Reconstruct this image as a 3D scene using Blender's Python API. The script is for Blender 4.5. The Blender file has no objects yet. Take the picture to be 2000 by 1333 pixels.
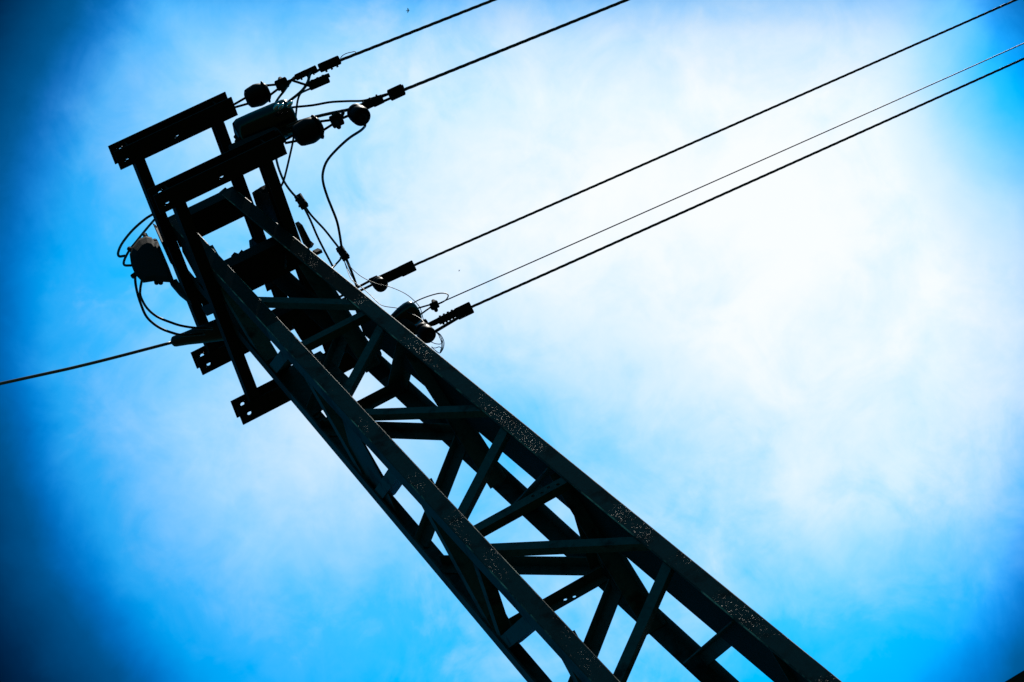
import bpy, math, random
from mathutils import Vector, Matrix
random.seed(7)
rad = math.radians
scene = bpy.context.scene
COL = scene.collection

# ------------------------------------------------------------------ camera
# tower frame: origin on the mast axis at the upper crossarm, x along the wires, y along the crossarms, z up
ZB = 11.542                                   # height of that origin above the ground
RC = ((0.8491519391, 0.2380541386, -0.4714564788),
      (-0.4456876668, 0.8019397798, -0.3978128872),
      (0.2833787006, 0.5479259226, 0.7870665127))
CC = Vector((-2.151598585, -5.456510224, -9.941950584))
FPX = 4218.476
cam_data = bpy.data.cameras.new("camera")
cam = bpy.data.objects.new("camera", cam_data)
COL.objects.link(cam)
M = Matrix(((RC[0][0], -RC[1][0], -RC[2][0]), (RC[0][1], -RC[1][1], -RC[2][1]), (RC[0][2], -RC[1][2], -RC[2][2]))).to_4x4()
M.translation = CC + Vector((0, 0, ZB))
cam.matrix_world = M
cam_data.sensor_width = 36.0
cam_data.lens = FPX / 2000.0 * 36.0
cam_data.clip_start = 0.1
cam_data.clip_end = 5000
scene.camera = cam

# ------------------------------------------------------------------ sky, sun, exposure
SUN_EL, SUN_AZ = rad(60), rad(2.2)             # azimuth from +x towards +y
sun_dir = Vector((math.cos(SUN_EL) * math.cos(SUN_AZ), math.cos(SUN_EL) * math.sin(SUN_AZ), math.sin(SUN_EL)))
ld = bpy.data.lights.new("sun", 'SUN')
ld.energy = 4.0
ld.angle = rad(0.5)
ld.color = (1.0, 0.95, 0.86)
lo = bpy.data.objects.new("sun", ld)
COL.objects.link(lo)
lo.rotation_euler = (-sun_dir).to_track_quat('-Z', 'Y').to_euler()
lo.location = (0, 0, 40)

world = bpy.data.worlds.new("World")
scene.world = world
world.use_nodes = True
nt = world.node_tree
nt.nodes.clear()

class G:                                      # tiny node-graph helper
    def __init__(s, tree): s.t = tree
    def n(s, typ, **kw):
        x = s.t.nodes.new(typ)
        for k, v in kw.items(): setattr(x, k, v)
        return x
    def put(s, sock, v):
        if hasattr(v, 'is_output'): s.t.links.new(v, sock)
        else: sock.default_value = v
    def m(s, op, a, b=0.0, c=None, clamp=False):
        x = s.n('ShaderNodeMath', operation=op); x.use_clamp = clamp
        s.put(x.inputs[0], a); s.put(x.inputs[1], b)
        if c is not None: s.put(x.inputs[2], c)
        return x.outputs[0]
    def dot(s, a, v):
        x = s.n('ShaderNodeVectorMath', operation='DOT_PRODUCT')
        s.put(x.inputs[0], a); x.inputs[1].default_value = v
        return x.outputs['Value']
    def noise(s, vec, scale, detail=5.0, rough=0.55, dist=0.0):
        x = s.n('ShaderNodeTexNoise'); s.put(x.inputs['Vector'], vec)
        x.inputs['Scale'].default_value = scale; x.inputs['Detail'].default_value = detail
        x.inputs['Roughness'].default_value = rough; x.inputs['Distortion'].default_value = dist
        return x.outputs['Fac']
    def ramp(s, fac, stops, interp='LINEAR'):
        x = s.n('ShaderNodeValToRGB'); r = x.color_ramp; r.interpolation = interp
        while len(r.elements) > 1: r.elements.remove(r.elements[-1])
        for i, (p, c) in enumerate(stops):
            if not hasattr(c, '__len__'): c = (c, c, c)
            e = r.elements[0] if i == 0 else r.elements.new(p)
            e.position = p; e.color = (*c, 1.0)
        s.put(x.inputs['Fac'], fac)
        return x.outputs['Color']
    def mix(s, fac, a, b, mode='MIX'):
        x = s.n('ShaderNodeMix', data_type='RGBA', blend_type=mode)
        s.put(x.inputs['Factor'], fac)
        s.put(x.inputs[6], a if hasattr(a, 'is_output') else (*a, 1)); s.put(x.inputs[7], b if hasattr(b, 'is_output') else (*b, 1))
        return x.outputs[2]

g = G(nt)
d = g.n('ShaderNodeTexCoord').outputs['Generated']      # world direction of the sky
# the cloud bank is a patch of sky with a fixed compass bearing and height; a, b measure across and down it (1 = 13.3 degrees)
F0 = Vector(RC[2]); EX = Vector(RC[0]); EY = Vector(RC[1])
w = g.dot(d, F0)
a = g.m('DIVIDE', g.dot(d, EX * 4.218), g.m('MAXIMUM', w, 0.05))
b = g.m('DIVIDE', g.dot(d, EY * 4.218), g.m('MAXIMUM', w, 0.05))
n_big = g.noise(d, 7.0, 5.0, 0.55, 0.3)
n_mid = g.noise(d, 22.0, 6.0, 0.6, 0.6)
n_fin = g.noise(d, 70.0, 4.0, 0.6, 0.4)
nz = g.m('ADD', g.m('MULTIPLY', g.m('SUBTRACT', n_big, 0.5), 0.62), g.m('MULTIPLY', g.m('SUBTRACT', n_mid, 0.5), 0.60))
nz = g.m('ADD', nz, g.m('MULTIPLY', g.m('SUBTRACT', n_fin, 0.5), 0.22))
def ell(x0, y0, rx, ry):
    p = g.m('DIVIDE', g.m('SUBTRACT', a, x0), rx); q = g.m('DIVIDE', g.m('SUBTRACT', b, y0), ry)
    return g.m('SQRT', g.m('ADD', g.m('MULTIPLY', p, p), g.m('MULTIPLY', q, q)))
# thin bright cloud: dense heart, long veil to the left
def blob(x0, y0, rx, ry, amp):
    return g.m('MULTIPLY', g.m('MAXIMUM', g.m('SUBTRACT', 1.0, g.m('ADD', ell(x0, y0, rx, ry), nz)), 0.0), amp)
heart = ell(0.50, -0.26, 1.20, 0.97)
cl = g.m('SUBTRACT', 1.12, g.m('ADD', heart, nz))
for gap in ((1.0, -0.50, 0.30, 0.36, 0.7), (0.78, 0.64, 0.45, 0.30, 0.28), (-0.36, -0.20, 0.34, 0.30, 0.08), (0.02, 0.16, 0.42, 0.24, 0.26)):
    cl = g.m('SUBTRACT', cl, blob(*gap))
cl = g.m('MAXIMUM', cl, blob(-0.37, 0.17, 0.60, 0.50, 0.56))
cl = g.m('MAXIMUM', cl, blob(-0.44, -0.45, 0.62, 0.46, 0.56))
cloud = g.ramp(g.m('MULTIPLY', cl, 1.0, clamp=True), [(0.0, 0.0), (0.12, 0.05), (0.35, 0.33), (0.6, 0.70), (0.9, 0.96), (1.0, 1.0)], 'LINEAR')
# lens-style vignette put into the sky colour; also greys the cloud along the top
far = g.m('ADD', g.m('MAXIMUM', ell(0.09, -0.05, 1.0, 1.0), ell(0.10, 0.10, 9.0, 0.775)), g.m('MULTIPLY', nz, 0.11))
vignette = g.ramp(g.m('DIVIDE', far, 4.0), [(0.0, (1, 1, 1)), (0.185, (1, 1, 1)), (0.222, (0.93, 0.90, 0.95)), (0.245, (0.78, 0.76, 0.87)), (0.258, (0.52, 0.50, 0.70)), (0.268, (0.33, 0.31, 0.50)), (0.28, (0.19, 0.18, 0.27)), (0.312, (0.05, 0.045, 0.078)), (0.33, (0.016, 0.014, 0.028)), (0.42, (0.07, 0.07, 0.11)), (0.60, (0.14, 0.14, 0.18)), (1.0, (0.20, 0.20, 0.18))], 'LINEAR')
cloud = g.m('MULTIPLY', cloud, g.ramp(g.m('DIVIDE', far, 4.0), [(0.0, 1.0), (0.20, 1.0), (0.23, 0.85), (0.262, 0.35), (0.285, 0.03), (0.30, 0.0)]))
sky = g.n('ShaderNodeTexSky', sky_type='NISHITA')
sky.sun_disc = False
sky.sun_elevation = SUN_EL
sky.sun_rotation = rad(90) - SUN_AZ
sky.air_density = 1.0; sky.dust_density = 0.4; sky.ozone_density = 2.0
SKY_S = 0.10
blue = g.mix(1.0, sky.outputs['Color'], (0.0, 2.55, 2.98), 'MULTIPLY')
sp = g.n('ShaderNodeSeparateColor'); g.put(sp.inputs[0], vignette)
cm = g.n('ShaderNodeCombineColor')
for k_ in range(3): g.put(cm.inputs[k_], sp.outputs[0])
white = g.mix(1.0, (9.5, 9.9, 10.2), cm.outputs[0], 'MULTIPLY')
bl = g.mix(1.0, blue, vignette, 'MULTIPLY')
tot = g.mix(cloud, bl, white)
bg = g.n('ShaderNodeBackground'); g.put(bg.inputs['Color'], tot); bg.inputs['Strength'].default_value = SKY_S
out = g.n('ShaderNodeOutputWorld'); nt.links.new(bg.outputs[0], out.inputs['Surface'])

scene.view_settings.view_transform = 'Standard'
scene.view_settings.look = 'None'
scene.view_settings.exposure = 0.0
scene.view_settings.gamma = 1.0

# ------------------------------------------------------------------ materials
def material(name, base, rough=0.5, metal=0.0, second=None, scale=9.0, bump=0.0, bscale=160.0, spec=0.5, thr=0.55, flecks=False):
    m = bpy.data.materials.new(name); m.use_nodes = True
    t = m.node_tree; q = G(t); bs = t.nodes['Principled BSDF']
    co = q.n('ShaderNodeTexCoord').outputs['Object']
    col = base
    nn = q.noise(co, scale, 8.0, 0.65)
    if second:
        f = q.ramp(nn, [(0.0, 0.0), (thr - 0.06, 0.0), (thr + 0.06, 1.0), (1.0, 1.0)])
        col = q.mix(f, base, second)
        v = q.noise(co, scale * 6, 6.0, 0.6)
        col = q.mix(1.0, col, q.ramp(v, [(0.25, 0.72), (0.75, 1.25)]), 'MULTIPLY')
        t.links.new(col, bs.inputs['Base Color'])
    else:
        bs.inputs['Base Color'].default_value = (*base, 1)
    rr = q.m('ADD', rough - 0.12, q.m('MULTIPLY', nn, 0.24))
    t.links.new(rr, bs.inputs['Roughness'])
    bs.inputs['Metallic'].default_value = metal
    bs.inputs['Specular IOR Level'].default_value = spec
    if bump:
        bn = q.noise(co, bscale, 3.0, 0.7)
        if flecks:                               # scattered blisters in the paint rather than an even grain
            area = q.ramp(q.noise(co, 3.0, 4.0, 0.65), [(0.50, 0.0), (0.70, 1.0)])
            bn = q.m('MULTIPLY', q.ramp(bn, [(0.62, 0.0), (0.78, 1.0)]), area)
        bp = q.n('ShaderNodeBump'); bp.inputs['Strength'].default_value = bump; bp.inputs['Distance'].default_value = 0.004
        t.links.new(bn, bp.inputs['Height']); t.links.new(bp.outputs[0], bs.inputs['Normal'])
    return m
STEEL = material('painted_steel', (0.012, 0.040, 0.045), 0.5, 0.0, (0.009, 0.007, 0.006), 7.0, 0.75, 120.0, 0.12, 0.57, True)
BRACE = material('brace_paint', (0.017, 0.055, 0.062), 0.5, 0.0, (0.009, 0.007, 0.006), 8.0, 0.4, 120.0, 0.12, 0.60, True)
DARKSTEEL = material('dark_rusty_steel', (0.007, 0.008, 0.008), 0.6, 0.0, (0.026, 0.016, 0.010), 9.0, 0.75, 130.0, 0.12, 0.58, True)
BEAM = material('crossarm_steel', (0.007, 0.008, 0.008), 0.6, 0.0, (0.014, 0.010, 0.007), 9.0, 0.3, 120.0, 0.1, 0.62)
RUBBER = material('black_cable', (0.008, 0.008, 0.009), 0.45, 0.0, None, 20.0, 0.0, 100, 0.3)
PVC = material('weathered_grey_sheath', (0.10, 0.10, 0.10), 0.35, 0.0, None, 20.0, 0.0, 100, 0.4)
GLINT = material('glint_metal', (0.40, 0.38, 0.40), 0.24, 1.0, None, 20.0, 0.25, 90.0, 0.5)
BLUEWIRE = material('dark_blue_sheath', (0.010, 0.016, 0.060), 0.5, 0.0, None, 20.0, 0.0, 100, 0.2)
LINE = material('weathered_conductor', (0.016, 0.016, 0.017), 0.55, 0.0, (0.022, 0.022, 0.024), 30.0, 0.0, 100, 0.3)
BLACKGLOSS = material('gloss_black_resin', (0.002, 0.002, 0.003), 0.17, 0.0, None, 12.0, 0.16, 40.0, 0.25)
CLAMP = material('clamp_metal', (0.006, 0.006, 0.007), 0.8, 0.0, (0.012, 0.010, 0.008), 40.0, 0.2, 200.0, 0.12)
DOME = material('dark_porcelain', (0.004, 0.004, 0.005), 0.45, 0.0, None, 12.0, 0.0, 60.0, 0.07)
WORN = material('worn_bare_edge', (0.030, 0.030, 0.028), 0.5, 0.0, (0.42, 0.38, 0.30), 5.0, 0.4, 120.0, 0.2, 0.56)
GRASS = material('dry_grass', (0.022, 0.036, 0.012), 0.9, 0.0, (0.040, 0.038, 0.018), 0.6, 0.5, 8.0, 0.1, 0.5)
RENDERM = material('house_render', (0.30, 0.28, 0.25), 0.9, 0.0, (0.24, 0.22, 0.20), 1.5, 0.3, 60.0, 0.1)
TILE = material('dark_roof_tile', (0.020, 0.016, 0.015), 0.8, 0.0, (0.028, 0.022, 0.020), 3.0, 0.5, 30.0, 0.1)
FEATHER = material('dark_feather', (0.02, 0.02, 0.03), 0.8)

# ------------------------------------------------------------------ mesh helpers (all in the tower frame)
def V(*p): return Vector(p)
class MB:
    def __init__(s): s.v = []; s.f = []; s.sm = []
    def add(s, vs, fs, smooth=False):
        o = len(s.v); s.v += [Vector(x) for x in vs]
        for f in fs: s.f.append(tuple(i + o for i in f)); s.sm.append(smooth)
    def hexa(s, p):                              # 8 corners: bottom ring 0-3, top ring 4-7
        s.add(p, [(0, 3, 2, 1), (4, 5, 6, 7), (0, 1, 5, 4), (1, 2, 6, 5), (2, 3, 7, 6), (3, 0, 4, 7)])
    def box(s, a, b, wv, hv):                    # from a to b, spanning wv and hv (full vectors, centred)
        w, h = Vector(wv) / 2, Vector(hv) / 2
        a, b = Vector(a), Vector(b)
        s.hexa([a - w - h, a + w - h, a + w + h, a - w + h, b - w - h, b + w - h, b + w + h, b - w + h])
    def abox(s, x0, x1, y0, y1, z0, z1):
        s.hexa([V(x0, y0, z0), V(x1, y0, z0), V(x1, y1, z0), V(x0, y1, z0), V(x0, y0, z1), V(x1, y0, z1), V(x1, y1, z1), V(x0, y1, z1)])
    def cbox(s, a, b, wv, hv, c=0.25):           # box with chamfered long edges
        a, b, w, h = Vector(a), Vector(b), Vector(wv) / 2, Vector(hv) / 2
        ax = (b - a)
        k = 1 - c
        prof = [(-k, -1), (k, -1), (1, -k), (1, k), (k, 1), (-k, 1), (-1, k), (-1, -k)]
        e = min(w.length, h.length, ax.length / 2) * c / max(ax.length, 1e-6)
        rings = []
        for t, sc in ((0, 1 - c), (e, 1), (1 - e, 1), (1, 1 - c)):
            rings.append([a + ax * t + w * x * sc + h * y * sc for x, y in prof])
        vs = [p for r in rings for p in r]
        fs = [tuple(range(7, -1, -1)), tuple(range(24, 32))]
        for r in range(3):
            for i in range(8):
                j = (i + 1) % 8
                fs.append((r * 8 + i, r * 8 + j, r * 8 + 8 + j, r * 8 + 8 + i))
        s.add(vs, fs)
    def lathe(s, a, b, prof, n=20):              # prof: (t along a->b, radius)
        a, b = Vector(a), Vector(b); ax = (b - a).normalized()
        u = ax.orthogonal().normalized(); v = ax.cross(u)
        vs = []; fs = []
        for t, r in prof:
            c = a.lerp(b, t)
            for i in range(n):
                an = 2 * math.pi * i / n
                vs.append(c + (u * math.cos(an) + v * math.sin(an)) * r)
        for k in range(len(prof) - 1):
            for i in range(n):
                j = (i + 1) % n
                fs.append((k * n + i, k * n + j, (k + 1) * n + j, (k + 1) * n + i))
        fs.append(tuple(range(n - 1, -1, -1))); L = (len(prof) - 1) * n
        fs.append(tuple(range(L, L + n)))
        s.add(vs, fs, True)
    def cyl(s, a, b, r, n=12): s.lathe(a, b, [(0, r), (1, r)], n)
    def tube(s, pts, r, n=8, smooth=5):
        p = [Vector(x) for x in pts]
        if smooth and len(p) > 2:
            o = []
            for i in range(len(p) - 1):
                p0 = p[i - 1] if i else p[0] * 2 - p[1]
                p3 = p[i + 2] if i + 2 < len(p) else p[-1] * 2 - p[-2]
                for k in range(smooth):
                    t = k / smooth
                    o.append(0.5 * ((2 * p[i]) + (p[i + 1] - p0) * t + (2 * p0 - 5 * p[i] + 4 * p[i + 1] - p3) * t * t + (-p0 + 3 * p[i] - 3 * p[i + 1] + p3) * t ** 3))
            o.append(p[-1]); p = o
        vs = []; fs = []; u = None
        for i, c in enumerate(p):
            t = ((p[i + 1] if i + 1 < len(p) else c) - (p[i - 1] if i else c)).normalized()
            if u is None: u = t.orthogonal().normalized()
            u = (u - t * u.dot(t)).normalized(); v = t.cross(u)
            rr = r(i / (len(p) - 1)) if callable(r) else r
            for k in range(n):
                an = 2 * math.pi * k / n
                vs.append(c + (u * math.cos(an) + v * math.sin(an)) * rr)
        for i in range(len(p) - 1):
            for k in range(n):
                j = (k + 1) % n
                fs.append((i * n + k, i * n + j, (i + 1) * n + j, (i + 1) * n + k))
        fs.append(tuple(range(n - 1, -1, -1))); L = (len(p) - 1) * n
        fs.append(tuple(range(L, L + n)))
        s.add(vs, fs, True)
    def prism(s, poly, off):                     # flat polygon pushed along off
        n = len(poly); off = Vector(off); p = [Vector(x) for x in poly]
        s.add(p + [x + off for x in p], [tuple(range(n - 1, -1, -1)), tuple(range(n, 2 * n))] + [(i, (i + 1) % n, n + (i + 1) % n, n + i) for i in range(n)])
    def plate(s, o, u, v, th, L, W, holes, r):   # plate of size L x W at o with round holes at (lu, lv)
        o, u, v = Vector(o), Vector(u), Vector(v); nrm = u.cross(v) * th
        us = sorted({0.0, L} | {round(h[0] - r * 1.4, 5) for h in holes} | {round(h[0] + r * 1.4, 5) for h in holes})
        for i in range(len(us) - 1):
            a0, a1 = us[i], us[i + 1]; mid = (a0 + a1) / 2
            hs = sorted([h for h in holes if abs(h[0] - mid) < r * 1.4], key=lambda h: h[1])
            y = 0.0
            def quad(y0, y1):
                s.hexa([o + u * a0 + v * y0, o + u * a1 + v * y0, o + u * a1 + v * y1, o + u * a0 + v * y1,
                        o + u * a0 + v * y0 + nrm, o + u * a1 + v * y0 + nrm, o + u * a1 + v * y1 + nrm, o + u * a0 + v * y1 + nrm])
            for hx, hy in hs:
                y0, y1 = hy - r * 1.4, hy + r * 1.4
                if y0 > y: quad(y, y0)
                n = 16; vs = []; fs = []
                for lay in (0, 1):
                    for k in range(n):
                        an = 2 * math.pi * (k + .5) / n; c, sn = math.cos(an), math.sin(an)
                        q = max(abs(c), abs(sn))
                        vs.append(o + u * (mid + (a1 - a0) / 2 * c / q) + v * (hy + r * 1.4 * sn / q) + nrm * lay)
                    for k in range(n):
                        an = 2 * math.pi * (k + .5) / n
                        vs.append(o + u * (hx + r * math.cos(an)) + v * (hy + r * math.sin(an)) + nrm * lay)
                for k in range(n):
                    j = (k + 1) % n
                    fs.append((k, n + k, n + j, j)); fs.append((2 * n + k, 2 * n + j, 3 * n + j, 3 * n + k))
                    fs.append((n + k, 3 * n + k, 3 * n + j, n + j)); fs.append((k, j, 2 * n + j, 2 * n + k))
                s.add(vs, fs); y = y1
            if y < W: quad(y, W)
    def build(s, name, mat, parent=None, origin=None):
        me = bpy.data.meshes.new(name)
        base = Vector(parent['_o']) if parent is not None and '_o' in parent else (Vector(origin) if origin is not None else Vector((0, 0, 0)))
        me.from_pydata([tuple(x - base) for x in s.v], [], s.f)
        me.polygons.foreach_set('use_smooth', s.sm)
        me.update(); me.materials.append(mat)
        o = bpy.data.objects.new(name, me); COL.objects.link(o)
        if parent is not None:
            o.parent = parent; o['_o'] = tuple(base)
        else:
            o.location = base + Vector((0, 0, ZB)); o['_o'] = tuple(base)
        return o
def tag(o, label, cat, group=None, kind=None):
    if label: o['label'] = label
    if cat: o['category'] = cat
    if group: o['group'] = group
    if kind: o['kind'] = kind
    return o
def thing(name, at, label, cat, group=None):
    o = bpy.data.objects.new(name, None); COL.objects.link(o)
    o.empty_display_size = 0.1
    o['_o'] = tuple(at); o.location = Vector(at) + Vector((0, 0, ZB))
    return tag(o, label, cat, group)

# sight lines of the photograph, to read real positions off known planes
def ray(px, py):
    c = ((px - 1000) / FPX, (py - 666.5) / FPX, 1.0)
    return Vector([RC[0][i] * c[0] + RC[1][i] * c[1] + RC[2][i] * c[2] for i in range(3)])
def onY(p, y):
    r = ray(*p[:2]); return CC + r * ((y - CC.y) / r.y)
def onZ(p, z):
    r = ray(*p[:2]); return CC + r * ((z - CC.z) / r.z)
def path(pts, y0, y1=None):                      # a cable: depth runs evenly from y0 to y1
    if y1 is None: y1 = y0
    n = len(pts) - 1
    return [onY(p, y0 + (y1 - y0) * i / n) for i, p in enumerate(pts)]
PXM = 350.0
def across(a, b, width, depth):                  # width and depth vectors square to a->b
    ax = (b - a).normalized(); vd = ((a + b) / 2 - CC).normalized()
    wv = ax.cross(vd).normalized(); return wv * width, ax.cross(wv) * depth

# ------------------------------------------------------------------ ground
gm = MB(); gm.add([V(-400, -400, -ZB), V(400, -400, -ZB), V(400, 400, -ZB), V(-400, 400, -ZB)], [(0, 1, 2, 3)])
tag(gm.build('ground', GRASS, None, (0, 0, -ZB)), None, None, None, 'structure')

# ------------------------------------------------------------------ lattice pylon
H0, KT, LW, LT = 0.2, 0.023945, 0.078, 0.008
def hw(z): return H0 - KT * z
pylon = thing('lattice_pylon', (0, 0, -ZB), 'tall dark steel lattice pylon of four angle-iron legs carrying two ladder-like crossarms at its top', 'pylon')
ZT, ZG = 0.06, -ZB
for sx, sy in ((1, -1), (-1, -1), (-1, 1), (1, 1)):
    m = MB()
    CH = 0.004
    prof = [(CH, 0), (LW - CH, 0), (LW, CH), (LW, LT), (LT, LT), (LT, LW), (0, LW), (0, CH)]
    ring = lambda z: [V(sx * (hw(z) - p), sy * (hw(z) - q), z) for p, q in prof]
    zs = -1.55 if sx > 0 else -1.40              # the top length of each leg is darker, rusty steel
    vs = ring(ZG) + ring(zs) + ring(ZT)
    fs = [tuple(range(7, -1, -1)), tuple(range(16, 24))] + [(k * 8 + i, k * 8 + (i + 1) % 8, k * 8 + 8 + (i + 1) % 8, k * 8 + 8 + i) for k in (0, 1) for i in range(8)]
    m.add(vs, fs)
    lg = m.build('leg', STEEL, pylon); lg.data.materials.append(WORN); lg.data.materials.append(DARKSTEEL)
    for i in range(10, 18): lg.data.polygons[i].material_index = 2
    for i in (3, 9, 11, 17): lg.data.polygons[i].material_index = 1      # rubbed edges of the flanges

def fpt(face, s, z, off):                        # point on a face: s across (-1..1 of half width), off inwards
    h = hw(z); k = h - off
    return {'N': V(s * h, -k, z), 'F': V(s * h, k, z), 'L': V(-k, s * h, z), 'R': V(k, s * h, z)}[face]
INW = {'N': V(0, 1, 0), 'F': V(0, -1, 0), 'L': V(1, 0, 0), 'R': V(-1, 0, 0)}
def brace(name, face, s0, z0, s1, z1, w=0.045, lip=0.042, up=False, holes=0):
    a, b = fpt(face, s0, z0, LT + 0.001), fpt(face, s1, z1, LT + 0.001)
    ax = (b - a).normalized(); inw = INW[face]; inw = (inw - ax * inw.dot(ax)).normalized()
    wv = ax.cross(inw)
    if (wv.z < 0) != up: pass
    if wv.z < 0: wv = -wv                        # wv points up in the face
    t = 0.005
    m = MB()
    if holes:
        L = (b - a).length; r = 0.008
        hs = [(L * (0.62 + 0.072 * i), w * (0.35 if i % 2 else 0.62)) for i in range(holes)]
        u = ax; v = wv
        if u.cross(v).dot(inw) < 0: a, b, u = b, a, -u; hs = [(L - x, y) for x, y in hs]
        m.plate(a - v * w / 2, u, v, t, L, w, hs, r)
    else:
        m.box(a + inw * t / 2, b + inw * t / 2, wv * w, inw * t)
    e = wv * (w / 2 - t / 2) * (1 if up else -1)
    m.box(a + e + inw * (t + lip / 2), b + e + inw * (t + lip / 2), wv * t, inw * lip)
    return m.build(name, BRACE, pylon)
PER = 1.84
E = 0.90
# (face, s0, z0, s1, z1)
diag = [('N', -E, -1.05, E, -1.60), ('N', E, -1.80, -E, -2.25), ('N', -E, -2.37, E, -2.85), ('N', E, -2.98, -E, -3.43),
        ('N', -E, -3.63, E, -4.11), ('N', E, -4.23, -E, -4.70),
        ('F', E, -1.08, -E, -1.58), ('F', -E, -1.72, E, -2.22), ('F', E, -2.30, -E, -2.80), ('F', -E, -2.98, E, -3.475), ('F', E, -3.62, -E, -4.10), ('F', -E, -4.20, E, -4.68),
        ('L', -E, -0.40, E, -1.0), ('L', E, -1.08, -E, -1.64), ('L', -E, -1.74, E, -2.28), ('L', E, -2.36, -E, -2.88), ('L', -E, -3.06, E, -3.54), ('L', E, -3.59, -E, -4.13), ('L', -E, -4.30, E, -4.78),
        ('R', -E, -0.95, E, -1.45), ('R', E, -1.70, -E, -2.06), ('R', -E, -2.12, E, -2.68), ('R', E, -2.90, -E, -3.42), ('R', -E, -3.42, E, -3.95), ('R', E, -4.22, -E, -4.72)]
for f, s0, z0, s1, z1 in diag:
    brace('diagonal_brace', f, s0, z0, s1, z1, *{'N': (0.042, 0.030, False), 'F': (0.055, 0.050, True), 'L': (0.058, 0.075, False), 'R': (0.058, 0.075, True)}[f])
for f, z in (('N', -1.672), ('N', -3.52), ('F', -1.71), ('F', -3.53), ('R', -3.48), ('L', -3.60)):
    brace('horizontal_brace', f, -E, z, E, z, 0.045, 0.045 if f != 'N' else 0.035, f in 'FR', 4 if (f == 'N' and z < -3) else 2 if (f == 'F' and z < -3) else 0)
z = -4.84                                         # the part of the mast below the frame
while z > -ZB + 0.5:
    for f in 'NFLR':
        brace('diagonal_brace', f, E if f in 'FL' else -E, z, -E if f in 'FL' else E, z - 0.50)
        brace('diagonal_brace', f, -E if f in 'FL' else E, z - 0.62, E if f in 'FL' else -E, z - 1.12)
    brace('horizontal_brace', 'N', -E, z - 1.25, E, z - 1.25); brace('horizontal_brace', 'F', -E, z - 1.25, E, z - 1.25)
    z -= 1.38
# gusset plates where braces meet the legs
def gusset(face, pts):
    inw = INW[face]; m = MB()
    m.prism([fpt(face, s, z, LT + 0.012) for s, z in pts], inw * 0.006)
    m.build('gusset_plate', STEEL, pylon)
gusset('L', [(-0.80, -2.22), (-0.47, -2.40), (0.0, -2.52), (0.9, -2.60), (0.9, -2.10)])
gusset('F', [(-0.95, -1.12), (0.20, -1.12), (0.24, -1.52), (0.0, -1.545), (-0.95, -1.58)])
# cable duct running down inside the right-hand face
m = MB()
ring = lambda z: [V(hw(z) - 0.035, -hw(z) + 0.084, z), V(hw(z) - 0.014, -hw(z) + 0.084, z), V(hw(z) - 0.014, -hw(z) + 0.272, z), V(hw(z) - 0.035, -hw(z) + 0.272, z)]
m.hexa(ring(-ZB) + ring(-1.42))
m.build('cable_duct', BEAM, pylon)

def onX(p, x):
    r = ray(*p); return CC + r * ((x - CC.x) / r.x)
def bracket(pts, plane, val, off):               # small plates bolted about the head of the mast
    m = MB(); m.prism([(onX if plane == 'x' else onY if plane == 'y' else onZ)(p, val) for p in pts], off)
    m.build('bracket_plate', BEAM, pylon)
bracket([(352, 466), (364, 470), (412, 566), (396, 566), (356, 492)], 'x', -0.196, V(0.012, 0, 0))
bracket([(492, 377), (500, 371), (506, 374), (511, 369), (522, 366), (548, 430), (549, 462), (532, 434), (502, 408)], 'x', 0.262, V(0.012, 0, 0))
bracket([(576, 436), (584, 443), (600, 474), (607, 480), (603, 487), (592, 476)], 'x', 0.282, V(0.02, 0, 0))
bracket([(610, 490), (618, 493), (620, 499), (612, 498)], 'x', 0.25, V(0.03, 0, 0))
bracket([(428, 376), (440, 366), (447, 372), (452, 385), (430, 392)], 'y', -0.19, V(0, 0.02, 0))
bracket([(556, 610), (628, 575), (652, 640), (631, 671), (606, 686), (588, 664)], 'z', -0.56, V(0, 0, 0.014))
bracket([(392, 600), (424, 588), (440, 636), (428, 640), (418, 612), (404, 618)], 'x', -0.235, V(0.014, 0, 0))
bracket([(500, 372), (508, 366), (514, 371), (510, 378)], 'x', 0.235, V(0.03, 0, 0))
bracket([(516, 368), (522, 362), (528, 366), (524, 374)], 'x', 0.235, V(0.03, 0, 0))
bracket([(486, 470), (493, 466), (493, 476), (497, 484), (488, 488)], 'x', 0.19, V(0.02, 0, 0))
bracket([(455, 505), (462, 497), (470, 500), (476, 492), (482, 497), (470, 515)], 'z', -0.50, V(0, 0, 0.03))
bracket([(505, 520), (545, 516), (560, 545), (520, 566)], 'y', 0.21, V(0, 0.014, 0))

# crossarms: two long channels each, closed by a channel at both ends and gripped to the legs by two more
XL, XR, WB, DB = -0.342, 0.340, 0.1078, 0.0933
def channel_x(m, x0, x1, y0, y1, z0, z1, t=0.007, web=0, holes=(), r=0.011, top=None):
    L = x1 - x0
    hs = [(h[0] - x0, h[1] - y0) for h in holes]
    m.plate((x0, y0, z0), (1, 0, 0), (0, 1, 0), t, L, y1 - y0, hs, r)
    m.plate((x0, y0, z1 - t), (1, 0, 0), (0, 1, 0), t, L, y1 - y0, hs if top is None else [(h[0] - x0, h[1] - y0) for h in top], r)
    if web: m.abox(x0 + 0.001, x1 - 0.001, y1 - t, y1, z0 + t, z1 - t)
    elif web is not None: m.abox(x0 + 0.001, x1 - 0.001, y0, y0 + t, z0 + t, z1 - t)
def channel_y(m, x0, x1, y0, y1, z0, z1, t=0.007, out=1):
    m.abox(x0, x1, y0, y1, z0, z0 + t); m.abox(x0, x1, y0, y1, z1 - t, z1)
    if out > 0: m.abox(x1 - t, x1, y0, y1, z0 + t, z1 - t)
    else: m.abox(x0, x0 + t, y0, y1, z0 + t, z1 - t)
Z2 = -0.6222
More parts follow.
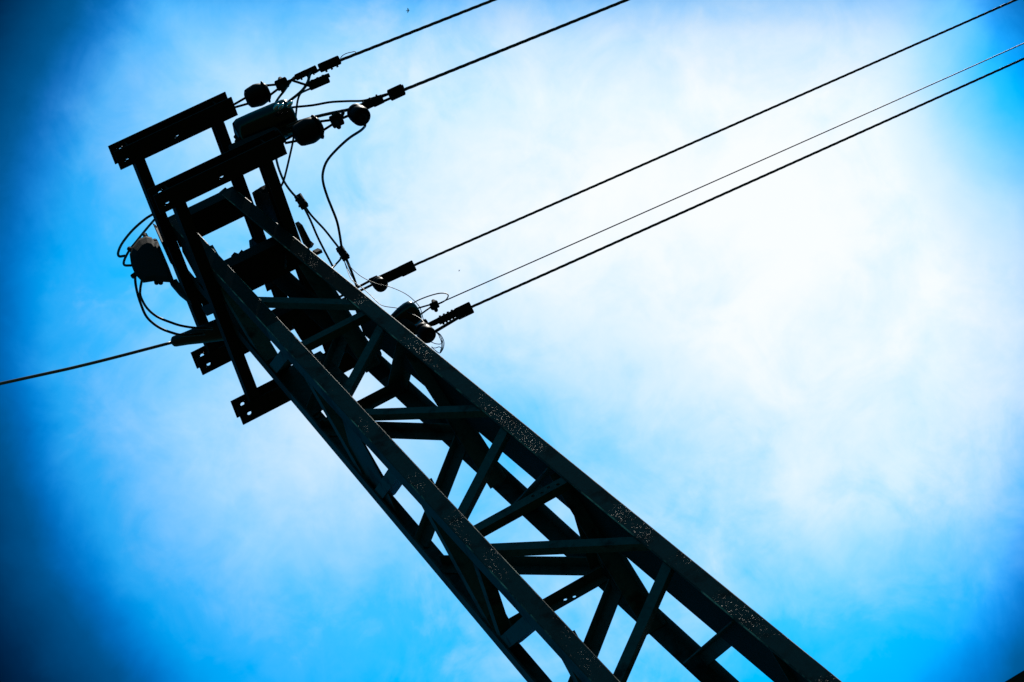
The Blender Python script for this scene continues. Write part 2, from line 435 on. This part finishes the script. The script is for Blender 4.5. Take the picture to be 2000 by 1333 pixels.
for z0, xl, xr, rl, yn, yf, mids in ((0.0, XL + 0.004, XR - 0.004, (0.200, 0.256), -0.7098, 0.7158, ((-0.196, -0.05), (0.202, 0.36))),
                                    (Z2, XL - 0.009, XR + 0.010, (0.211, 0.270), -0.7074, 0.7122, ((-0.165, 0.015), (0.222, 0.305)))):
    m = MB(); z1 = z0 + DB
    for sg in (-1, 1):
        x0, x1 = sorted((sg * rl[0], sg * rl[1]))
        channel_y(m, x0, x1, yn + 0.012, yf - 0.012, z0 + 0.0075, z1 - 0.0075, 0.007, sg)
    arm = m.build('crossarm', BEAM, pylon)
    for y0, y1, web in ((yn, yn + WB, 0), (yf - WB, yf, 1)):
        m = MB()
        holes = [(hx, y0 + 0.061) for hx in ([xl + 0.053, 0.0] if web == 0 else [xl + 0.053])]          # a pair of flat straps, one under and one over the rails, each drilled on its middle line
        top = [(xl + 0.053, y0 + 0.047)]
        channel_x(m, xl, xr, y0, y1, z0, z1, 0.0075, None, holes, 0.0120, top)
        m.cyl(V(0.30, (y0 + y1) / 2, z0 - 0.012), V(0.30, (y0 + y1) / 2, z1 + 0.02), 0.009, 6)
        m.build('end_beam', BEAM, arm)
    for y0, y1 in mids:
        m = MB()
        channel_x(m, -rl[0] + 0.001, rl[0] - 0.001, y0, y1, z0 + 0.002, z1 - 0.002, 0.007, 0)
        for bx in (-0.1, 0.12):
            m.cyl(V(bx, y0 + 0.04, z0 - 0.014), V(bx, y0 + 0.04, z0 + 0.02), 0.010, 6)
        m.build('middle_beam', BEAM, arm)

# ------------------------------------------------------------------ overhead lines
def twisted(m, pts, r, strands=3, pitch=0.17):
    # resample and wind strands
    L = [0.0]
    for i in range(1, len(pts)): L.append(L[-1] + (pts[i] - pts[i - 1]).length)
    n = int(L[-1] / pitch * 8); P = []; j = 0
    for k in range(n + 1):
        s = L[-1] * k / n
        while j < len(L) - 2 and L[j + 1] < s: j += 1
        P.append(pts[j].lerp(pts[j + 1], (s - L[j]) / (L[j + 1] - L[j])))
    ax = (P[-1] - P[0]).normalized(); u = ax.orthogonal().normalized(); v = ax.cross(u)
    for q in range(strands):
        S = []
        for k, c in enumerate(P):
            an = 2 * math.pi * (k / 8 + q / strands)
            S.append(c + (u * math.cos(an) + v * math.sin(an)) * r * 0.24)
        m.tube(S, r * 0.74, 6, 0)
def line_pts(a, b, k=0.0016, xend=34.0, n=60):   # through the sight points a, b with a slack curve
    d = b - a
    s = (d.z - k * d.x * d.x) / d.x
    out = []
    for i in range(n + 1):
        x = (xend - a.x) * (i / n) ** 1.5
        out.append(V(a.x + x, a.y, a.z + s * x + k * x * x))
    return out
YA, YB = -0.66, 0.66
def line(name, a, b, y, r, label, tw=True, k=0.0016, group='conductors running off to the right'):
    m = MB(); p = line_pts(onY(a, y), onY(b, y), k)
    if tw: twisted(m, p, r)
    else: m.tube(p, r, 8, 0)
    return tag(m.build(name, LINE if tw else BLUEWIRE, None, p[0]), label, 'power line', group)
line('power_line', (655, 122), (965, 0), YA, 0.0088, 'uppermost thick black conductor leaving the topmost clamp for the top edge', True)
line('power_line', (779, 180), (1225, 0), YA, 0.0088, 'thick black conductor starting at the square clamp right of the round hanging arrester', True)
line('power_line', (803, 521), (1985, 0), YB, 0.0080, 'ropey thick conductor passing above the thin wire, the upper of the long right-hand pair', True, 0.0010)
line('power_line', (912, 604), (2000, 115), YB, 0.0080, 'ropey thick conductor lowest of all, below the thin wire', True, 0.0010)
YN = 0.30
line('service_wire', (848, 597), (2000, 85), YN, 0.0032, 'single thin wire between the two ropey conductors', False, 0.0010, None)

# ------------------------------------------------------------------ dead-end fittings
def pblock(m, a, b, y, wpx, dep=None, c=0.22, y1=None):
    A, B = onY(a, y), onY(b, y if y1 is None else y1); w = wpx / PXM
    wv, hv = across(A, B, w, w * 0.8 if dep is None else dep)
    m.cbox(A, B, wv, hv, c)
    return A, B, wv, hv
def bolts(m, a, b, y, wpx, n, side=1, r=0.006):
    A, B = onY(a, y), onY(b, y); wv, hv = across(A, B, wpx / PXM, 0.03)
    for i in range(n):
        c = A.lerp(B, (i + 0.5) / n) + wv * 0.5 * side
        m.cyl(c - wv * 0.2 * side, c + wv.normalized() * 0.009 * side, r, 6)
def link(m, a, b, y, wpx, y1=None):
    A, B = onY(a, y), onY(b, y if y1 is None else y1)
    m.tube([A, B], wpx / PXM / 2, 8, 0)
GRP = 'dead-end fittings at the crossarm ends'
# upper left: barrel insulator, wedge, clamps
def barrel_fitting(c0, c1, rad_px, label, y, root):
    t = thing('strain_insulator', onY(root, y), label, 'insulator', GRP)
    A, B = onY(c0, y), onY(c1, y)
    m = MB(); r = rad_px / PXM
    m.lathe(A, B, [(-0.02, r * 0.55), (0.06, r * 0.85), (0.16, r * 0.93), (0.5, r * 1.06), (0.62, r * 1.04), (0.82, r * 0.93), (0.9, r * 0.82), (0.97, r * 0.80), (1.04, r * 0.6)], 14)
    m.lathe(A.lerp(B, 0.86), A.lerp(B, 0.93), [(0, r * 0.9), (0.2, r * 1.05), (0.8, r * 1.05), (1, r * 0.9)], 14)
    m.build('insulator_body', DOME, t)
    return t
t = barrel_fitting((482, 195), (523, 178), 20, 'black barrel insulator between the topmost crossbeam end and the topmost line clamps', YA, (460, 210))
m = MB()
for a, b in (((458, 204), (482, 190)), ((459, 210), (484, 203)), ((519, 167.5), (546, 165)), ((525, 188), (546, 172))):
    m = MB(); link(m, a, b, YA, 4.5); m.build('bail_wire', CLAMP, t)
m = MB(); pblock(m, (540, 169), (561, 160), YA, 20, 0.05); m.cyl(onY((547, 154), YA), onY((553, 178), YA), 0.012, 8)
m.cyl(onY((543, 160), YA), onY((558, 157), YA), 0.012, 8)
m.build('wedge_clamp', CLAMP, t)
m = MB(); link(m, (556, 162), (584, 151), YA, 5); link(m, (572, 158), (603, 168), YA, 4.5)
pblock(m, (578, 152), (599, 142), YA, 12, 0.03); pblock(m, (599, 143), (618, 134), YA, 13, 0.03); link(m, (615, 142), (628, 134), YA, 5)
pblock(m, (624, 134), (663, 117), YA, 17, 0.04); bolts(m, (628, 132), (660, 118), YA, 17, 3, -1); bolts(m, (580, 150), (616, 135), YA, 12, 3, -1, 0.005)
m.build('line_clamp', CLAMP, t)
m = MB(); m.tube(path([(664, 119), (667, 111), (676, 105), (688, 102), (694, 101), (694, 107)], YA), 0.0022, 6)
m.build('tie_wire', LINE, t)
# parallel connector below it
m = MB(); pblock(m, (604, 169), (641, 153), YA, 17, 0.04); pblock(m, (636, 150), (643, 147), YA, 8, 0.03); bolts(m, (608, 170), (640, 156), YA, 17, 3, 1)
tag(m.build('cable_connector', CLAMP, None, onY((604, 169), YA)), 'loose black connector block just below the topmost line clamps', 'connector', 'cable connectors')
# second one
t = barrel_fitting((578, 268), (625, 246), 22, 'stout black barrel insulator at the end of the second crossbeam below the shiny cylinder', YA, (555, 283))
m = MB()
for a, b in (((556, 274), (578, 262)), ((557, 280), (583, 275)), ((613, 239), (647, 235)), ((628, 257), (650, 243))):
    m = MB(); link(m, a, b, YA, 4.5); m.build('bail_wire', CLAMP, t)
m = MB(); pblock(m, (648, 240), (667, 231), YA, 23, 0.05); m.tube(path([(664, 230), (670, 222), (668, 217)], YA), 0.009, 8); m.cyl(onY((652, 225), YA), onY((662, 249), YA), 0.012, 8)
m.build('wedge_clamp', CLAMP, t)
m = MB(); link(m, (667, 232), (710, 214), YA, 5); pblock(m, (706, 211), (727, 201), YA, 15, 0.03); pblock(m, (728, 202), (747, 193), YA, 16, 0.03)
link(m, (745, 190), (764, 182), YA, 4.5); link(m, (745, 200), (768, 190), YA, 5); pblock(m, (761, 187), (787, 175), YA, 21, 0.05)
pblock(m, (783, 171), (788, 169), YA, 7, 0.02); bolts(m, (706, 211), (746, 193), YA, 15, 3, 1, 0.005)
m.build('line_clamp', CLAMP, t)
# third: flat strap clamp
t = thing('strain_insulator', onY((614, 604), YB), 'long strap clamp holding the conductor just above the thin wire, beside a small round arrester', 'insulator', GRP)
m = MB(); pblock(m, (618, 602), (655, 585), YB, 32, 0.09, 0.35); m.build('insulator_body', DOME, t)
m = MB(); link(m, (655, 585), (728, 546), YB, 5); link(m, (660, 590), (736, 552), YB, 5)
pblock(m, (722, 550), (738, 543), YB, 11, 0.03); pblock(m, (738, 551), (790, 527), YB, 20, 0.035, 0.15)
m.build('strap', CLAMP, t)
m = MB(); pblock(m, (783, 531), (808, 519), YB, 22, 0.05, 0.12); pblock(m, (806, 526), (811, 524), YB, 10, 0.03)
m.build('line_clamp', CLAMP, t)
# fourth: ribbed clamp
t = thing('strain_insulator', onY((692, 706), YB), 'ribbed bolted clamp holding the lowest thick conductor at the right of the mast', 'insulator', GRP)
m = MB(); pblock(m, (700, 702), (740, 683), YB, 32, 0.09, 0.35); m.build('insulator_body', DOME, t)
m = MB(); link(m, (740, 683), (832, 634), YB, 5); link(m, (850, 648), (900, 618), YB, 6)
pblock(m, (818, 643), (836, 633), YB, 22, 0.04); link(m, (802, 645), (825, 627), YB, 8); link(m, (832, 636), (858, 623), YB, 6); m.tube(path([(834, 637), (848, 634), (860, 628)], YB), 0.007, 8)
m.build('strap', CLAMP, t)
m = MB(); pblock(m, (857, 628), (893, 610), YB, 14, 0.035, 0.15); bolts(m, (859, 626), (892, 610), YB, 14, 5, -1, 0.006); bolts(m, (859, 628), (890, 613), YB, 14, 4, 1, 0.006)
pblock(m, (893, 614), (920, 601), YB, 23, 0.05, 0.12)
m.build('line_clamp', CLAMP, t)
# service-wire bell insulator and star clamp
t = thing('bell_insulator', onY((770, 632), YN), 'fat bell-shaped insulator behind the right leg carrying the thin wire', 'insulator')
A, B = onY((766, 634), YN), onY((815, 606), YN)
m = MB(); r = 21 / PXM
m.lathe(A, B, [(0, r * .55), (.08, r * .72), (.45, r * .98), (.7, r * 1.08), (.86, r * 1.06), (.95, r * .86), (1.0, r * .5)], 22)
m.build('insulator_body', BLACKGLOSS, t)
m = MB(); c = onY((797, 640), YN); m.lathe(c + V(0, 0, -0.05), c + V(0, 0, 0.06), [(0, .03), (.3, .034), (1, .03)], 14); m.build('socket', CLAMP, t)
t = thing('drop_wire_clamp', onY((848, 597), YN), 'small star-shaped clamp where the thin wire forks into a loop', 'clamp')
m = MB(); pblock(m, (841, 600), (856, 594), YN, 13, 0.04); m.cyl(onY((846, 588), YN), onY((852, 607), YN), 0.010, 8); m.cyl(onY((851, 590), YN), onY((845, 603), YN), 0.012, 8)
m.build('clamp_body', CLAMP, t)
for a_, b_ in (((814, 603), (842, 595)), ((818, 617), (843, 599))):
    m = MB(); link(m, a_, b_, YN, 3); m.build('bail_wire', LINE, t)
m = MB(); m.tube(path([(800, 601), (811, 590), (831, 581), (850, 575), (862, 573), (872, 574), (875.5, 578), (872, 585), (864, 591), (852, 596)], YN), 0.0032, 8)
tag(m.build('wire_loop', RUBBER, None, onY((800, 601), YN)), 'slim loop of wire curling from the bell insulator round to the star clamp', 'wire')

# hanging round arresters, seen from below
def arrester(c, y, r_px, label, hgt=0.15):
    P = onY(c, y); r = r_px / PXM
    t = thing('line_arrester', P, label, 'arrester', 'round arresters hanging from the line clamps')
    m = MB(); m.lathe(P + V(0, 0, 0.0), P + V(0, 0, hgt), [(0, r * .82), (.06, r * .97), (.14, r), (.5, r * 1.0), (.6, r * .9), (.66, r * .98), (.9, r * .9), (1.0, r * .5)], 28)
    m.build('housing', DOME, t)
    m = MB(); m.lathe(P + V(0, 0, -0.016), P + V(0, 0, 0.002), [(0, r * .25), (.3, r * .4), (1, r * .45)], 16); m.build('terminal', CLAMP, t)
    m = MB(); m.cyl(P + V(0, 0, hgt - 0.01), P + V(0, 0, hgt + 0.035), 0.010, 8); m.build('stud', CLAMP, t)
    return t
arrester((708, 230), YA, 17, 'round arrester hanging below the second conductor with a long looping lead', 0.10)
arrester((746, 559), YB, 14, 'small round arrester beside the strap clamp, crossed by a hair-thin wire', 0.06)
arrester((838, 657), YB, 16, 'round arrester half hidden by the right leg, with fine wire coils beside it', 0.10)

# big glossy cylinder lying above the second crossbeam
t = thing('cable_joint', onY((500, 290), -0.62), 'large glossy black cylinder lying above the second crossbeam, flashing in the sun', 'cable joint')
A, B = onY((470, 268), -0.62), onY((571, 225), -0.62)
m = MB(); r = 33 / PXM
m.lathe(A, B, [(-.06, r * .5), (-.03, r * .86), (.05, r * .98), (.3, r), (.7, r * 1.0), (.86, r), (.93, r * .985), (.97, r * .945), (1.0, r * .87), (1.018, r * .74), (1.024, r * .4)], 40)
m.build('housing', BLACKGLOSS, t)
m = MB()
pblock(m, (462, 286), (545, 254), -0.60, 26, 0.10, 0.3)
m.cbox(onZ((455, 300), -0.50), onZ((550, 262), -0.50), V(0.02, 0.08, 0), V(0, 0, 0.07), 0.25)
for px in ((474, 240), (485, 235), (466, 262), (463, 270)): c = onY(px, -0.62); m.cyl(c, c + V(0, 0, 0.022), 0.011, 8)
m.build('cradle', CLAMP, t)

for (px, r_) in (((540, 210), .013), ((549, 209), .011), ((566, 205), .012)):      # bright lugs added to catch the sun as a glint on the cylinder
    c = onY(px, -0.735); m = MB(); m.lathe(c + V(-.014, 0, -.008), c + V(.016, -.004, .010), [(-.2, r_ * .3), (0, r_ * .8), (.35, r_), (.7, r_ * .95), (1, r_ * .7), (1.2, r_ * .25)], 16)
    m.build('glint_lug', GLINT, t)

# ------------------------------------------------------------------ jumper cables
def cable(pts, y0, y1, r, label, cat='cable', mat=None, group='jumper cables around the crossarms'):
    m = MB(); p = path(pts, y0, y1); m.tube(p, r if r < 0.003 else r * 0.74, 10, 6)
    return tag(m.build('jumper_cable' if cat == 'cable' else 'bond_wire', mat or RUBBER, None, p[0]), label, cat, group)
cable([(612, 133), (605, 147), (601, 161), (592, 175), (579, 187), (565, 198), (553, 210)], YA, -.64, .0105, 'short jumper running from the topmost clamp down to the sunlit top of the glossy cylinder')
cable([(582, 146), (572, 154), (566, 162), (555, 178), (544, 192), (533, 210)], YA, -.64, .0085, 'straight jumper just left of another, from the topmost clamp onto the glossy cylinder')
cable([(605, 174), (596, 178), (586.6, 183.6), (581, 199), (577.6, 228.6), (573, 271), (566, 305), (555, 350), (548, 366)], YA, -.42, .0075, 'lead dropping from the loose connector block, past the end of the second crossbeam')
cable([(560, 212), (577.6, 209.4), (611, 206), (645, 200), (679, 198), (710, 197), (735, 190), (764, 182)], -.64, YA, .0080, 'upper jumper sweeping from the glossy cylinder to the square clamp of the second conductor')
cable([(560, 247), (577.6, 240), (611, 230), (645, 222), (679, 215), (710, 206)], -.62, YA, .0110, 'thicker lower jumper from the glossy cylinder to the clamps over the round arrester')
cable([(713, 244), (712, 248), (703.6, 256), (681, 271), (656, 294), (638, 316), (630.5, 339), (631.6, 359), (639.5, 385), (646.6, 403), (657.8, 432), (663.5, 459), (668, 490)], YA, .36, .0095, 'long S-shaped lead hanging from the round arrester down to the lower tee connector')
cable([(539, 305), (541, 317), (546, 334), (555, 355), (568, 374), (585, 392)], -.56, -.05, .0085, 'lead curving from the end of the second crossbeam to the upper tee connector')
cable([(590, 398), (606, 430), (619.6, 461.6), (633, 488.6), (650, 521)], -.05, .30, .0080, 'left of the two leads below the upper tee connector, running behind the leg')
cable([(592, 398), (608, 421), (633, 448), (651, 470.6), (666, 490)], -.05, .36, .0080, 'right of the two leads below the upper tee connector, joining the lower one')
cable([(669, 500), (663, 509), (651, 522), (645, 530)], .38, .30, .0075, 'short stub bending back from the lower tee connector to the leg')
cable([(673, 498), (680, 515), (688, 535), (697, 560)], .38, .62, .0100, 'short stiff lead from the lower tee connector to the strap clamp')
cable([(554, 484), (556.5, 500), (557.5, 524)], -.1, -.1, .0070, 'short upright lead seen in the gap between leg and crossarm')
def tee(c, y, label, dx):
    P = onY(c, y)
    t = thing('tee_connector', P, label, 'connector', 'tee connectors on the jumper leads')
    m = MB(); pblock(m, (c[0] - 5, c[1] - 9), (c[0] + 6, c[1] + 9), y, 15, 0.035, 0.2); pblock(m, (c[0] - 1, c[1] - 7), (c[0] + 7, c[1] + 3), y, 9, 0.045, 0.2)
    m.build('body', CLAMP, t)
    m = MB(); m.cyl(onY((c[0] - 11, c[1] - 1 + dx), y), onY((c[0] + 4, c[1] - 7 + dx), y), 0.006, 8); m.build('bolt', CLAMP, t)
    m = MB(); m.cyl(onY((c[0] - 5, c[1] + 10), y), onY((c[0] + 8, c[1] + 5), y), 0.006, 8); m.build('bolt', CLAMP, t)
tee((588, 394), -.05, 'upper tee connector, where one lead forks into two above the leg', 0)
tee((669, 495), .38, 'lower tee connector, nearest the strap clamp, with fine wires trailing from it', -2)
FW = 0.0021
GB = 'hair-thin bonding wires'
cable([(673.6, 506), (682.6, 520), (705, 540), (734, 554), (761, 560.6), (788, 572), (806, 585), (820, 601), (826.6, 623.6), (831, 636)], .40, YB - .12, FW, 'hair-thin wire arching over the small round arrester', 'wire', None, GB)
cable([(671, 506), (678, 527), (687, 547), (705, 560.6), (723, 576), (745.6, 596.6), (779, 603), (806, 614.6), (822, 623.6), (831, 634)], .40, .2, FW, 'hair-thin wire snaking across the face of the bell insulator', 'wire', None, GB)
cable([(671, 504), (675, 516), (683, 533), (694, 552)], .38, .5, FW, 'hair-thin wire hugging the stiff lead under the lower tee connector', 'wire', None, GB)
for i, (o, lab) in enumerate(((0, 'outermost fine wire coil at the right of the half-hidden arrester'), (2.5, 'middle fine wire coil at the right of the half-hidden arrester'), (5, 'innermost fine wire coil at the right of the half-hidden arrester'))):
    cable([(850, 648), (858 - o * .4, 652 + o * .3), (863.5 - o, 659), (867 - o, 668), (866.5 - o * .8, 678), (863 - o * .5, 686 - o * .3), (858, 690), (848, 683), (843, 677)][: 9 if i else 8], YB, YB - .03, FW, lab, 'wire', None, GB)
cable([(841, 668), (852, 672), (862, 671.5), (863, 662)], YB, YB, FW, 'fine wire crossing under the half-hidden arrester', 'wire', None, GB)
cable([(843, 680), (851, 680), (858, 678), (865, 682)], YB - .02, YB - .02, FW, 'lowest fine wire wiggling beside the leg', 'wire', None, GB)

# ------------------------------------------------------------------ junction box on the left rail, and the service cable from the left
YJ = -0.08
t = thing('junction_box', onY((318, 520), YJ), 'lumpy black junction box bolted to the left side of the upper crossarm', 'junction box')
m = MB()
poly = [(253, 497), (258, 483), (271, 467), (285, 461), (296, 464), (302, 472), (308, 470), (313, 482), (330, 522), (339, 546), (336, 553), (331, 552), (316, 551), (306, 549), (280, 553), (264, 537), (256, 518)]
P = [onY(p, YJ) for p in poly]; c = sum(P, V(0, 0, 0)) / len(P)
nv = (c - CC).normalized()
n = len(P)
lay = [[c + (p - c) * s + nv * o for p in P] for s, o in ((.72, -.085), (.94, -.06), (1.0, -.02), (1.0, .03), (.94, .07), (.7, .09))]
vs = [p for l in lay for p in l]; fs = [tuple(range(n)), tuple(range(5 * n + n - 1, 5 * n - 1, -1))]
for k in range(5):
    for i in range(n): fs.append((k * n + (i + 1) % n, k * n + i, (k + 1) * n + i, (k + 1) * n + (i + 1) % n))
m.add(vs, fs)
m.build('housing', CLAMP, t)
m = MB()
for p, q in (((306, 553), (305, 545)), ((314, 553), (313, 545)), ((283, 459), (288, 470)), ((303, 470), (300, 476)), ((252, 486), (262, 492)), ((258, 541), (266, 535))): m = MB(); m.cyl(onY(p, YJ), onY(q, YJ), 0.013, 10); m.build('cable_gland', CLAMP, t)
m = MB(); m.box(onY((303, 440), YJ), onY((338, 518), YJ), V(0.014, 0.02, 0), V(0, 0.0, 0.03)); m.prism([onY(p, YJ) for p in ((330, 549), (345, 545), (372, 588), (362, 581), (347, 569))], V(0, 0.03, 0)); m.build('bracket', BEAM, t)
GL = 'loops at the junction box'
cable([(310, 412), (302, 417), (284, 428), (259, 450), (239, 475), (231, 493), (233, 501), (244, 500)], YJ, YJ, .0095, 'outer loop of cable bulging left from the rail into the junction box', group=GL)
cable([(312, 420), (303, 428), (284, 450), (268, 470), (253, 489), (243, 508), (243, 518), (256, 519)], YJ, YJ, .0090, 'inner loop of cable from the rail into the junction box', group=GL)
cable([(266, 534), (264, 545), (267, 567), (275, 594), (287, 620), (309, 639), (335, 650), (360, 655), (400, 652)], YJ, .30, .0095, 'lower of the two cables sagging from the junction box to the black sleeve', group=GL)
cable([(277, 548), (274, 565), (275, 580), (287, 602), (307, 619), (336, 631), (356, 637), (384, 641), (415, 642)], YJ, .30, .0090, 'upper of the two cables sagging from the junction box to the black sleeve', group=GL)
t = thing('service_cable', onY((455, 640), 0.40), 'black service cable coming in from the left edge through a tapered sleeve', 'cable')
A, B = onY((338, 668), 0.40), onY((470, 634), 0.40)
m = MB(); m.lathe(A, B, [(-.02, .016), (.0, .026), (.03, .030), (.20, .036), (.45, .050), (.8, .066), (1, .055)], 20); m.build('sleeve', RUBBER, t)
p0 = onY((345, 667), 0.40); p1 = onY((170, 712), 0.25); p2 = onY((0, 750), 0.10); d2 = (p2 - p1).normalized()
pts = [p0, p1, p2] + [p2 + d2 * s + V(0, 0, 0.004 * s * s) for s in (2, 5, 9, 14)]
m = MB(); m.tube(pts, 0.0085, 12, 8); m.build('conductor', PVC, t)

# ------------------------------------------------------------------ small birds, high up
def bird(px, t_, span, head, label):
    P = CC + ray(*px) * t_
    o = thing('bird', P, label, 'bird', 'specks of birds in the sky')
    a = Vector(head).normalized(); s = a.cross(V(0, 0, 1)).normalized()
    m = MB(); m.lathe(P - a * span * .28, P + a * span * .26, [(0, .01), (.12, span * .03), (.45, span * .075), (.75, span * .06), (.88, span * .05), (1, .01)], 10)
    m.build('body', FEATHER, o)
    for sg in (1, -1):
        m = MB(); up = V(0, 0, 1)
        r0 = P + a * span * .1; w1 = P + s * sg * span * .25 + up * span * .08 + a * span * .14; w2 = P + s * sg * span * .5 + up * span * .03 - a * span * .1
        m.prism([r0, w1, w2, P + s * sg * span * .22 + up * span * .06 - a * span * .08, P - a * span * .1], up * span * .012)
        m.build('wing', FEATHER, o)
    m = MB(); m.prism([P - a * span * .2, P - a * span * .4 + s * span * .08, P - a * span * .4 - s * span * .08], V(0, 0, span * .01)); m.build('tail', FEATHER, o)
bird((797, 21), 60, 0.16, (1, .3, 0), 'tiny dark bird high above the topmost conductor')
bird((897, 529), 80, 0.10, (.3, 1, 0), 'faint speck of a bird above the thin wire, between it and the upper ropey conductor')

# ------------------------------------------------------------------ house whose eave just enters the lower right corner
e0 = CC + ray(1961, 1333) * 12.0
e1 = onY((2000, 1309.5), e0.y)
hx0, hx1, ey, ez = 1.3, 13.0, e0.y, e0.z
sl = (e1.z - e0.z) / (e1.x - e0.x)
t = thing('house', (hx0 + 0.4, ey + 0.45, -ZB), 'dark roof eave of a house, just a corner at the bottom right', 'house')
m = MB(); wy0, wy1 = ey + 0.45, ey + 8.0; wz = ez - 0.10
m.abox(hx0 + 0.4, hx1 - 0.4, wy0, wy1, -ZB, wz)
m.prism([V(hx0 + 0.4, wy0, wz), V(hx0 + 0.4, wy1, wz), V(hx0 + 0.4, (wy0 + wy1) / 2, wz + 2.2)], V(0.25, 0, 0))
m.prism([V(hx1 - 0.65, wy0, wz), V(hx1 - 0.65, wy1, wz), V(hx1 - 0.65, (wy0 + wy1) / 2, wz + 2.2)], V(0.25, 0, 0))
m.build('wall', RENDERM, t)
m = MB(); ym = (wy0 + wy1) / 2; yb = wy1 + 0.45
def zz(x): return (x - e0.x) * sl
m.hexa([V(hx0, ey, ez - .12 + zz(hx0)), V(hx1, ey, ez - .12 + zz(hx1)), V(hx1, ym, ez + 2.3), V(hx0, ym, ez + 2.3), V(hx0, ey, ez + zz(hx0)), V(hx1, ey, ez + zz(hx1)), V(hx1, ym, ez + 2.42), V(hx0, ym, ez + 2.42)])
m.hexa([V(hx0, ym + .001, ez + 2.3), V(hx1, ym + .001, ez + 2.3), V(hx1, yb, ez - .12), V(hx0, yb, ez - .12), V(hx0, ym + .001, ez + 2.42), V(hx1, ym + .001, ez + 2.42), V(hx1, yb, ez), V(hx0, yb, ez)])
m.build('roof', TILE, t)

for o in bpy.data.objects:
    if '_o' in o: del o['_o']
